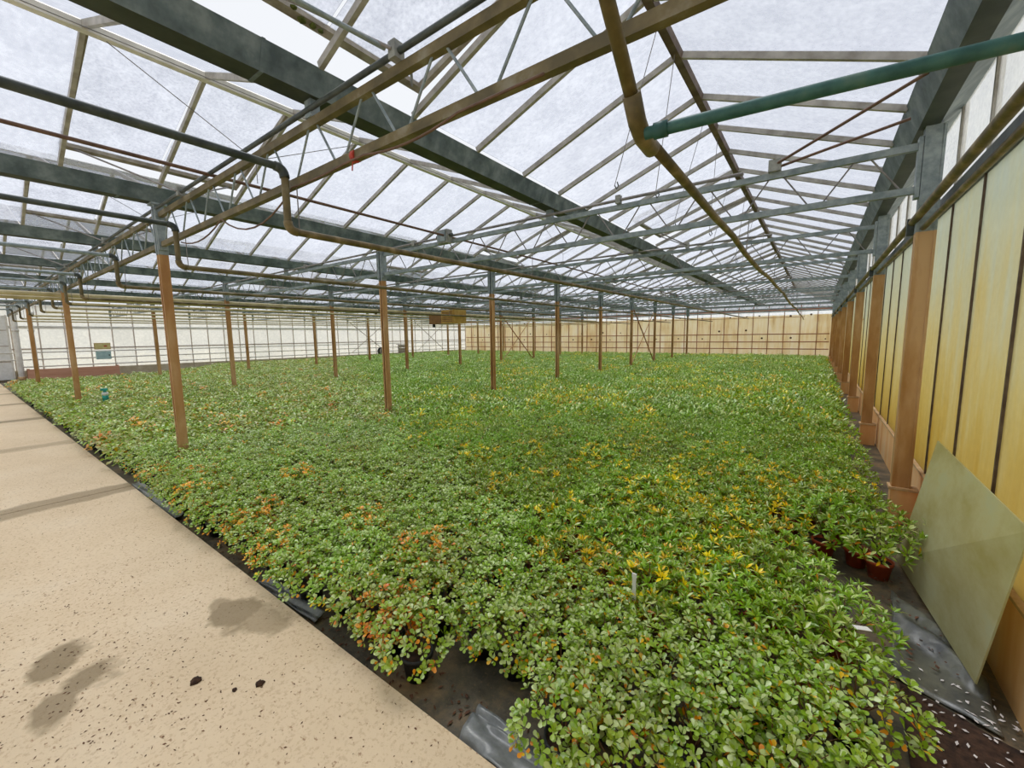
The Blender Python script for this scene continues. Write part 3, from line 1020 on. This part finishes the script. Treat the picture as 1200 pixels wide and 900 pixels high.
o = root('moss_tuft', LOW[(0, -1)], 'dark green moss tuft on the open vent frame over the path', 'moss')
for i, (dx, dy, dz, r) in enumerate(((0, 0, 0, .03), (.0, .06, .005, .025), (.03, -.06, .02, .022), (.01, .1, -.005, .02))):
    clump('moss_pad', LOW[(0, -1)] + Vector((dx, dy - .15, dz - .008)), r * .75, 'moss', o, seed=i)

# ------------------------------------------------------------------ leaning sheet of glass, sheets on the floor
lg = [Vector(p) for p in ((.66, 3.70, .80), (.64, 2.18, .80), (.60, 2.34, .07), (.50, 3.55, .02))]
nrm = (lg[1] - lg[0]).cross(lg[3] - lg[0]).normalized() * .006
v = lg + [p + nrm for p in lg]
o = link('leaning_glass_sheet', mesh_from('leaning_glass_sheet', v, [(3, 2, 1, 0), (4, 5, 6, 7), (0, 1, 5, 4), (1, 2, 6, 5), (2, 3, 7, 6), (3, 0, 4, 7)], 'loose_glass'))
tag(o, 'large greenish loose glass sheet leaning against the stained glass wall', 'glass sheet')


def sheet(name, corners, mat, label, cat, amp, nx=26, ny=16, seed=1, thick=.006, folds=()):
    rg = np.random.default_rng(seed)
    A, B, C, D = [np.array(c, float) for c in corners]
    ph = rg.random(6) * 6
    top = []
    for i in range(nx + 1):
        for j in range(ny + 1):
            s, t = i / nx, j / ny
            p = (A * (1 - s) + B * s) * (1 - t) + (D * (1 - s) + C * s) * t
            e = .012 * math.sin(9 * s + ph[0]) * (1 if 0 < t < 1 else 1)
            z = amp * (.5 + .25 * math.sin(11 * s + 3 * t + ph[1]) + .25 * math.sin(17 * t - 6 * s + ph[2]))
            for (fs, fw_, fh) in folds:
                dd = abs((t * .8 + s * .35) - fs) / fw_
                if dd < 1:
                    z += fh * (1 - dd * dd)
            top.append((p[0] + e, p[1] + .012 * math.sin(8 * t + ph[3]), p[2] + z))
    nt = len(top)
    v = top + [(x, y, max(z - thick, .0005)) for x, y, z in top]
    f = []
    for i in range(nx):
        for j in range(ny):
            a = i * (ny + 1) + j
            q = (a, a + ny + 1, a + ny + 2, a + 1)
            f.append(q); f.append(tuple(nt + t for t in q[::-1]))
    ring = [i * (ny + 1) for i in range(nx + 1)] + [nx * (ny + 1) + j for j in range(1, ny + 1)] + [i * (ny + 1) + ny for i in range(nx - 1, -1, -1)] + [j for j in range(ny - 1, 0, -1)]
    for a, b_ in zip(ring, ring[1:] + ring[:1]):
        f.append((a, nt + a, nt + b_, b_))
    o = link(name, mesh_from(name, v, f, mat, True))
    return tag(o, label, cat)


sheet('plastic_sheet', ((.35, 2.30, .008), (.645, 2.16, .008), (.68, 2.86, .008), (.42, 3.02, .008)), 'sheet', 'crumpled wet black plastic sheet on the floor before the leaning glass', 'plastic sheet', .012, folds=((.62, .10, .05), (.82, .06, .03)))
sheet('plastic_sheet', ((.34, 1.50, .006), (.70, 1.40, .006), (.70, 2.10, .006), (.38, 2.26, .006)), 'soil', 'dark soil covered mat along the foot of the stained glass wall', 'mat', .012, seed=5)
sheet('liner_flap', ((-.98, .965, .01), (-.70, .96, .01), (-.58, 1.10, .02), (-1.00, 1.115, .05)), 'liner', 'grey liner flap lying in the gap at the path edge', 'liner', .02, seed=3, folds=((.3, .2, .03),))
sheet('liner_flap', ((-2.66, .970, .01), (-2.05, .99, .005), (-2.06, 1.05, .035), (-2.64, 1.01, .04)), 'liner', 'pale liner strip curling up beside the path edge', 'liner', .02, seed=4)
sheet('liner_flap', ((-5.6, .965, .01), (-4.2, .965, .01), (-4.2, 1.04, .05), (-5.6, 1.05, .05)), 'liner', 'grey liner strip along the path by the first rusty post', 'liner', .02, seed=6)


def bits(name, pts, size, mat, label, cat, seed):
    rg = np.random.default_rng(seed)
    v, f = [], []
    for (x, y, z) in pts:
        a = rg.random() * 6.283
        L, w = size * (.5 + rg.random()), size * (.25 + .4 * rg.random())
        n0 = len(v)
        h = size * (.1 + .25 * rg.random())
        for (s, t, zz) in ((-1, 0, 0), (0, -1, h * .4), (1, 0, h * .2), (0, 1, h * .3), (0, 0, h)):
            v.append((x + math.cos(a) * s * L - math.sin(a) * t * w, y + math.sin(a) * s * L + math.cos(a) * t * w, z + zz))
        f += [(n0, n0 + 1, n0 + 4), (n0 + 1, n0 + 2, n0 + 4), (n0 + 2, n0 + 3, n0 + 4), (n0 + 3, n0, n0 + 4)]
    return tag(link(name, mesh_from(name, v, f, mat)), label, cat, kind='stuff')


pp = []
while len(pp) < 1100:
    x = -1.0 - 9 * RNG.random() ** 1.7
    y = .93 - 1.2 * RNG.random()
    if RNG.random() < .45:
        x, y = -2.3 + RNG.normal() * .7, .2 + RNG.normal() * .25
    if y < .93:
        pp.append((x, y, .056))
bits('leaf_litter', pp, .0058, 'debris', 'small dark leaf bits strewn over the sandy path', 'litter', 3)
pp = [(.42 + .28 * RNG.random(), 1.4 + 1.0 * RNG.random(), .02) for _ in range(160)]
bits('pale_litter', pp, .010, 'chips', 'pale wet chips strewn along the stained wall foot', 'litter', 4)
pp = [(-.62 - 5 * RNG.random(), .965 + .2 * RNG.random(), .006) for _ in range(420)] + [(.3 + .35 * RNG.random(), 2.4 + .9 * RNG.random(), .03) for _ in range(120)]
bits('bed_litter', pp, .012, 'debris', 'brown fallen leaves on the dark bed floor', 'litter', 5)
for i, (x, y, r) in enumerate(((-2.045, .482, .022), (-1.807, .636, .018), (-1.86, .56, .01))):
    tag(clump('dirt_clod', (x, y, .058), r, 'soil', None, seed=20 + i), ['long dark dirt clod on the sandy path', 'round dark dirt clod on the sandy path', 'tiny dark dirt crumb between two clods on the path'][i], 'dirt')

# ------------------------------------------------------------------ plants
BLACK_G = np.array


def lin(c):
    return np.array(srgb(*c)[:3])


def leaf_template(kind, detail):
    if detail == 2:
        if kind == 'round':
            V = [(0, 0, 0), (-.15, .32, .03), (0, .34, 0), (.15, .32, .03), (-.30, .68, .05), (0, .70, -.01), (.30, .68, .05), (-.2, .92, .01), (0, 1.0, -.04), (.2, .92, .01)]
            F = [(0, 2, 1), (0, 3, 2), (1, 2, 4), (2, 5, 4), (2, 3, 5), (3, 6, 5), (4, 5, 7), (5, 8, 7), (5, 6, 9), (5, 9, 8)]
        else:
            V = [(0, 0, 0), (-.13, .3, .04), (0, .33, 0), (.13, .3, .04), (-.14, .62, .04), (0, .65, -.01), (.14, .62, .04), (0, 1.0, -.08)]
            F = [(0, 2, 1), (0, 3, 2), (1, 2, 4), (2, 5, 4), (2, 3, 5), (3, 6, 5), (4, 5, 7), (5, 6, 7)]
    else:
        w = .26 if kind == 'round' else .16
        V = [(0, 0, 0), (-w, .62, .05), (w, .62, .05), (0, 1, -.05)]
        F = [(0, 2, 1), (1, 2, 3)]
    return np.array(V, float), np.array(F, int)


def plant_arrays(kind, seed, detail, nros, nleaf, leaf_len, gold=0.0, olive=0.0):
    rg = np.random.default_rng(seed)
    V, F = leaf_template(kind, detail)
    Ps, As, Ls, Cs = [], [], [], []
    rx, zc, rz = .152, .185, .125
    lobes = rg.normal(size=(6, 3)); lobes /= np.linalg.norm(lobes, axis=1)[:, None]
    for i in range(nros):
        # even spread over the dome, some inside
        u = (i + .5) / nros
        cth = 1 - u * 1.42
        ph = i * 2.39996 + rg.normal() * .25
        sth = math.sqrt(max(0, 1 - cth * cth))
        d = np.array([sth * math.cos(ph), sth * math.sin(ph), cth])
        bump_ = .10 * max(0, (lobes @ d).max()) + rg.normal() * .10
        shell = (.90 + bump_) * (1 if rg.random() < .8 else .72)
        p = np.array([d[0] * rx * shell, d[1] * rx * shell, zc + d[2] * rz * shell])
        ax = d * .7 + np.array([0, 0, .85]) + rg.normal(size=3) * .2
        ax /= np.linalg.norm(ax)
        low = shell < .8 or cth < .0
        a0 = rg.random() * 6.28
        is_gold = rg.random() < gold
        n = nleaf + (rg.integers(-1, 2) if detail == 2 else 0)
        e1 = np.cross(ax, [0.3, .1, 1]) if abs(ax[2]) < .95 else np.cross(ax, [1, 0, 0])
        e1 /= np.linalg.norm(e1); e2 = np.cross(ax, e1)
        for k in range(n):
            a = a0 + k * 6.283 / n * (1 if n < 6 else 1.0) + rg.normal() * .2
            inner = (k % 2 == 1) and n >= 6
            tilt = math.radians((38 if inner else 70) + rg.normal() * 6) if kind == 'round' else math.radians((30 if inner else 60) + rg.normal() * 13)
            rad = e1 * math.cos(a) + e2 * math.sin(a)
            ydir = ax * math.cos(tilt) + rad * math.sin(tilt)
            zdir = ax * math.sin(tilt) - rad * math.cos(tilt)
            xdir = np.cross(ydir, zdir)
            L = leaf_len * (.8 if inner else 1.0) * (.8 + .35 * rg.random())
            Ps.append(p + rad * .004); As.append(np.stack([xdir, ydir, zdir], 1)); Ls.append(L)
            if is_gold and rg.random() < .75:
                c = lin((255, 236, 92)) if rg.random() < .75 else lin((255, 206, 72))
                if kind == 'round':
                    c = lin((255, 204, 104)) if rg.random() < .65 else lin((246, 166, 76))
            elif low and rg.random() < (.16 if kind == 'round' else .08):
                c = lin((246, 176, 70)) if rg.random() < .5 else lin((248, 214, 90))
            else:
                g = rg.random()
                if kind == 'round':
                    c = lin((116, 160, 54)) * (1 - g) + lin((160, 194, 86)) * g
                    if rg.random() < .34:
                        c = lin((196, 216, 152)) * (1 - .35 * g) + lin((180, 206, 120)) * .35 * g  # random pale leaves: silvery sky sheen put into their colour
                else:
                    c = lin((108, 154, 46)) * (1 - g) + lin((150, 190, 78)) * g
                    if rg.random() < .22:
                        c = lin((202, 220, 148)) * (1 - .35 * g) + lin((174, 204, 100)) * .35 * g  # same painted sky sheen on some narrow leaves
                if rg.random() < olive:
                    c = c * .55 + lin((178, 156, 88)) * .45
            Cs.append(c)
    Ps, As, Ls, Cs = np.array(Ps), np.array(As), np.array(Ls), np.array(Cs)
    W = np.einsum('nij,vj->nvi', As, V) * Ls[:, None, None] + Ps[:, None, :]
    nl, nv = len(Ps), len(V)
    FF = (F[None] + (np.arange(nl) * nv)[:, None, None]).reshape(-1, 3)
    CC = np.repeat(Cs, nv, axis=0)
    return W.reshape(-1, 3), FF, CC


def mesh_np(name, V, F, C, mat, smooth=False):
    me = bpy.data.meshes.new(name)
    me.vertices.add(len(V)); me.vertices.foreach_set('co', V.astype(np.float32).ravel())
    me.loops.add(F.size); me.loops.foreach_set('vertex_index', F.astype(np.int32).ravel())
    me.polygons.add(len(F)); me.polygons.foreach_set('loop_start', np.arange(0, F.size, 3, dtype=np.int32))
    if smooth:
        me.polygons.foreach_set('use_smooth', np.ones(len(F), dtype=bool))
    at = me.attributes.new('leaf_colour', 'FLOAT_COLOR', 'POINT')
    at.data.foreach_set('color', np.concatenate([C, np.ones((len(C), 1))], 1).astype(np.float32).ravel())
    me.materials.append(M[mat])
    me.update()
    return me


def pot_mesh(mat, r0, r1, h):
    n = 16
    prof = [(0, .004), (r0, 0), (r1 * .97, h * .82), (r1 * 1.06, h * .82), (r1 * 1.06, h), (r1 * .96, h), (r1 * .92, h * .86), (0, h * .86)]
    v, f = [], []
    for r, z in prof:
        for k in range(n):
            a = 2 * math.pi * k / n
            v.append((r * math.cos(a), r * math.sin(a), z))
    for i in range(len(prof) - 1):
        for k in range(n):
            k2 = (k + 1) % n
            f.append((i * n + k, i * n + k2, (i + 1) * n + k2, (i + 1) * n + k))
    me = mesh_from('pot', v, f, mat, True)
    me.materials.append(M['soil'])
    idx = [1 if p.index >= (len(prof) - 2) * n else 0 for p in me.polygons]
    me.polygons.foreach_set('material_index', idx)
    return me


def stem_mesh(seed):
    rg = np.random.default_rng(seed)
    V, F = [], []
    for s in range(9):
        a = s * 2.4
        pts = []
        for t in np.linspace(0, 1, 4):
            pts.append((math.cos(a) * .12 * t ** 1.3, math.sin(a) * .12 * t ** 1.3, .10 + (.16 + .03 * rg.random()) * t))
        r = .004
        n0 = len(V)
        for i, p in enumerate(pts):
            for k in range(3):
                q = 2.094 * k
                V.append((p[0] + r * (1 - .2 * i) * math.cos(q), p[1] + r * (1 - .2 * i) * math.sin(q), p[2]))
        for i in range(3):
            for k in range(3):
                k2 = (k + 1) % 3
                F.append((n0 + i * 3 + k, n0 + i * 3 + k2, n0 + i * 3 + 3 + k2, n0 + i * 3 + 3 + k))
    return mesh_from('branches', V, F, 'twig')


POT = {'black': pot_mesh('black_plastic', .05, .068, .12), 'terracotta': pot_mesh('terracotta', .048, .066, .115)}
STEMS = [stem_mesh(i) for i in range(3)]
NEAR = {
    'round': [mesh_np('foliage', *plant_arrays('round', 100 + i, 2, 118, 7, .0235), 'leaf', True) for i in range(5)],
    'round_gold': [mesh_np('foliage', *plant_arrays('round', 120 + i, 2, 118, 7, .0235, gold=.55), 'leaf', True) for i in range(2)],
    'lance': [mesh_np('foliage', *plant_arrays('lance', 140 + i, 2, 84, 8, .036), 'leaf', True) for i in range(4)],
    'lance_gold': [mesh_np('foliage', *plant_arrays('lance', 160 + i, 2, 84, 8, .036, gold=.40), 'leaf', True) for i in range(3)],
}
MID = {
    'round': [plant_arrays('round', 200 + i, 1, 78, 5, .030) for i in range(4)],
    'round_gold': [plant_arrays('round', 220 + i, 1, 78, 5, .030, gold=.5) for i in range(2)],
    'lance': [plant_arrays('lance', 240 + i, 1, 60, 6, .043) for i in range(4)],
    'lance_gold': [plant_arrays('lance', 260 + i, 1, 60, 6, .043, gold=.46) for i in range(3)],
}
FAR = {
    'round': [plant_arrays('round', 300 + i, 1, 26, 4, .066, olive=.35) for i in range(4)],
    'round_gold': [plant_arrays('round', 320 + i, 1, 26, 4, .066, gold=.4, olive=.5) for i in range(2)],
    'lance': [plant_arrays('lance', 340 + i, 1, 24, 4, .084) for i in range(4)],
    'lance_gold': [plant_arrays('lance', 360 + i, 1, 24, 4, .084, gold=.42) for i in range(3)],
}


def field(x, y, s, seed):
    """smooth value noise in 0..1"""
    rg = math.sin(x * s * 1.7 + seed) * math.sin(y * s * 1.3 + seed * 2.1) + .6 * math.sin((x + y) * s * 2.9 + seed * .7) + .4 * math.sin((x - 1.7 * y) * s * 4.1 + seed * 1.9)
    return .5 + .25 * rg


ORANGE = ((-1.80, 1.48), (-2.45, 1.62), (-2.75, 1.15), (-3.25, 1.18), (-4.6, 1.22), (-4.2, 1.2), (-1.55, 1.15), (-3.7, 1.75))
GOLDEN = ((-.52, 2.27), (-.43, 2.45), (-.9, 3.26), (-.62, 2.05), (-.35, 2.2), (-.75, 2.7), (-1.15, 3.1))
plants = []
SP = .232
rows = int((YB - .75 - 1.13) / SP)
for r_ in range(rows):
    y = 1.11 + r_ * SP
    cols = int((.40 - XL) / SP)
    for c_ in range(cols):
        x = .30 - c_ * SP - (SP / 2 if r_ % 2 else 0)
        px, py = x + RNG.normal() * .018, y + RNG.normal() * .018
        if x < (-20.0 if y < 4.5 else max(XL + .45, -20 - (y - 4.5) * 1.2)):
            continue
        if (px + .90) ** 2 / .2 ** 2 + (py - 1.12) ** 2 / .16 ** 2 < 1:
            continue
        if px > .21 and py < 2.5:
            continue
        if px > .27 - .55 * (py - 2.35) and 2.33 < py < 3.2:
            continue
        if .0 < px and 3.2 <= py < 3.45:
            continue
        if r_ == 0 and RNG.random() < .12:
            continue
        skip = False
        for rw in (1, 2, 3):
            kx = XR - SPAN * rw
            ky = round((py - Y1) / BAY) * BAY + Y1
            if abs(px - kx) < .085 and abs(py - ky) < .085:
                skip = True
        if px > .30 and abs(py - (round((py - Y1) / BAY) * BAY + Y1)) < .14:
            px -= .1
        if skip:
            continue
        edge = -1.0 - (py - 1.72) * 1.72 + 1.1 * (field(px, py, .8, 1.0) - .5) + RNG.normal() * (.12 + .05 * py)
        kind = 'lance' if (px > edge and py > (2.0 if px > -.3 else 1.78)) else 'round'
        gold = False
        if kind == 'lance':
            near_g = min((px - a) ** 2 + (py - b) ** 2 for a, b in GOLDEN) < .022
            g = field(px, py, .55, 3.0) * max(.15, min(1, 1.15 - .16 * abs(px + 1.6 + .35 * (py - 3)) / (1 + .12 * py)))
            gold = (near_g or RNG.random() < max(0, g - .24) * 1.25) and not (px > -.1 and py < 3.0)
        else:
            near_g = min((px - a) ** 2 + (py - b) ** 2 for a, b in ORANGE) < .018
            gold = near_g or RNG.random() < (0 if px > -1.6 else .015 if px > -4 else .06 + .12 * max(0, field(px, py, .5, 5.0) - .45))
        pj = project((px, py, .25))
        inview = pj is not None and -40 < pj[0] < 1240 and 300 < pj[1] < 990
        dist = math.hypot(px, py)
        plants.append([px, py, kind, gold, inview, dist, r_])
for (px, py) in ((.115, 3.36), (.285, 3.34), (.385, 3.24)):
    plants.append([px, py, 'lance', False, True, math.hypot(px, py), 999])
inv = sorted([p for p in plants if p[4]], key=lambda p: p[5])
near_set = set(id(p) for p in inv[:297]) | set(id(p) for p in plants if p[6] == 999)


def hz(x, y):
    return 1.0 + .16 * (field(x, y, 1.9, 2.0) - .5) + RNG.normal() * .05


RANK = {}
for r_ in set(p[6] for p in plants):
    for n, p in enumerate(sorted([q for q in plants if q[6] == r_], key=lambda q: -q[0])):
        RANK[id(p)] = n


def NTH(i):
    i += 1
    if i <= 12:
        return ORD[i - 1]
    return '%d%s' % (i, 'th' if 10 < i % 100 < 14 else {1: 'st', 2: 'nd', 3: 'rd'}.get(i % 10, 'th'))


for p in [q for q in plants if id(q) in near_set]:
    px, py, kind, gold, _, dist, r_ = p
    key = kind + ('_gold' if gold else '')
    look = {'round': 'silvery green round leaved shrub', 'round_gold': 'round leaved shrub with orange leaves', 'lance': 'narrow leaved green shrub', 'lance_gold': 'narrow leaved shrub with golden leaves'}[key]
    if r_ == 999:
        lab = {.115: 'narrow leaved shrub in a half hidden terracotta pot at the gap', .285: 'narrow leaved shrub in terracotta pot between two others at the gap', .385: 'narrow leaved shrub in the terracotta pot standing beside the stained glass wall'}[px]
        grp = 'shrubs in terracotta pots at the gap'
    else:
        lab = '%s, %s row from the path, %s from the stained wall' % (look, NTH(r_), NTH(RANK[id(p)]))
        grp = {'round': 'silvery shrubs', 'round_gold': 'orange faded shrubs', 'lance': 'narrow leaved green shrubs', 'lance_gold': 'golden leaved shrubs'}[key]
    base = bpy.data.objects.new('potted_shrub', None)
    COL.objects.link(base)
    base.empty_display_size = .05
    base.location = (px, py, 0)
    base.rotation_euler = (0, 0, RNG.random() * 6.28)
    s = hz(px, py) * (1.05 if kind == 'lance' else 1.0) * (1.15 if r_ == 999 else 1.0)
    tag(base, lab, 'shrub', grp)
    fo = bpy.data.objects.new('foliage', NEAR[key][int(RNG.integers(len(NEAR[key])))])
    fo.scale = (s * 1.12, s * 1.12, s * 1.03)
    st = bpy.data.objects.new('branches', STEMS[int(RNG.integers(3))])
    st.scale = (s, s, s)
    po = bpy.data.objects.new('pot', POT['black' if kind == 'round' else 'terracotta'])
    for q in (fo, st, po):
        q.parent = base
        COL.objects.link(q)


def massed(items):
    Vs, Fs, Cs = [], [], []
    off = 0
    groups = {}
    for p in items:
        px, py, kind, gold, _, dist, r_ = p
        lod = MID if dist < 6.5 else FAR
        key = kind + ('_gold' if gold else '')
        groups.setdefault((dist < 6.5, key, int(RNG.integers(len(lod[key])))), []).append(p)
    for (mid, key, i), ps in groups.items():
        V, F, C = (MID if mid else FAR)[key][i]
        n = len(ps)
        ang = RNG.random(n) * 6.283
        s = np.array([hz(p[0], p[1]) for p in ps]) * (1.05 if key.startswith('lance') else 1.0)
        ca, sa = np.cos(ang), np.sin(ang)
        W = np.empty((n, len(V), 3))
        W[:, :, 0] = (ca[:, None] * V[:, 0] - sa[:, None] * V[:, 1]) * s[:, None] + np.array([p[0] for p in ps])[:, None]
        W[:, :, 1] = (sa[:, None] * V[:, 0] + ca[:, None] * V[:, 1]) * s[:, None] + np.array([p[1] for p in ps])[:, None]
        W[:, :, 2] = V[:, 2] * s[:, None]
        tint = (1 + RNG.normal(size=(n, 1, 1)) * .10) * (1 + RNG.normal(size=(n, 1, 3)) * .03)
        CC = np.clip(C[None] * tint, 0, 1)
        Vs.append(W.reshape(-1, 3))
        Fs.append((F[None] + (np.arange(n) * len(V))[:, None, None]).reshape(-1, 3) + off)
        Cs.append(CC.reshape(-1, 3))
        off += n * len(V)
    return np.concatenate(Vs), np.concatenate(Fs), np.concatenate(Cs)


rest = [p for p in plants if id(p) not in near_set]
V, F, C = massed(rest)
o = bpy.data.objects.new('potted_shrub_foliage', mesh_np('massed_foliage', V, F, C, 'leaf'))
COL.objects.link(o)
tag(o, 'unbroken mass of low green shrubs filling the greenhouse bed to the end wall', 'shrubs', kind='stuff')
# pots of the massed plants near enough to show below the leaves
vv, ff = [], []
for p in rest:
    if p[6] <= 1 and p[0] > -16:
        n0 = len(vv)
        for r, z in ((.05, 0), (.068, .12)):
            for k in range(7):
                a = .8976 * k
                vv.append((p[0] + r * math.cos(a), p[1] + r * math.sin(a), z))
        for k in range(7):
            k2 = (k + 1) % 7
            ff.append((n0 + k, n0 + k2, n0 + 7 + k2, n0 + 7 + k))
        ff.append(tuple(n0 + 7 + k for k in range(7)))
if vv:
    tag(link('massed_pots', mesh_from('massed_pots', vv, ff, 'black_plastic')), 'black pots below the shrubs farther along the path edge', 'pots', kind='stuff')

# ------------------------------------------------------------------ small things among the plants
o = root('plant_label', (-.63, 1.81, .25), 'upright white plant label among golden leaves', 'plant label', 'plant labels')
box('tag_blade', (-.639, 1.808, .24), (-.621, 1.811, .37), 'white_plastic', o)
box('tag_head', (-.641, 1.8065, .36), (-.619, 1.8125, .38), 'white_plastic', o)
o = root('plant_label', (.21, 2.03, .30), 'flat white plant label lying on the leaves near the floor gap', 'plant label', 'plant labels')
link('tag_blade', unit_box('white_plastic'), o, Matrix.Translation((.21, 2.03, .335)) @ Matrix.Rotation(.6, 4, 'Z') @ Matrix.Rotation(.15, 4, 'Y') @ Matrix.Diagonal((.06, .026, .002, 1)))
o = root('spray_bottle', (-11.65, 1.80, .28), 'turquoise spray bottle with white band among the shrubs', 'bottle')
rod('bottle_body', (-11.65, 1.80, .28), (-11.65, 1.80, .42), .05, 'turquoise', o, 12)
rod('label_band', (-11.65, 1.80, .40), (-11.65, 1.80, .46), .052, 'white_plastic', o, 12)
rod('neck', (-11.65, 1.80, .46), (-11.65, 1.80, .50), .025, 'turquoise', o, 10)
box('spray_head', (-11.70, 1.74, .50), (-11.60, 1.84, .54), 'turquoise', o)
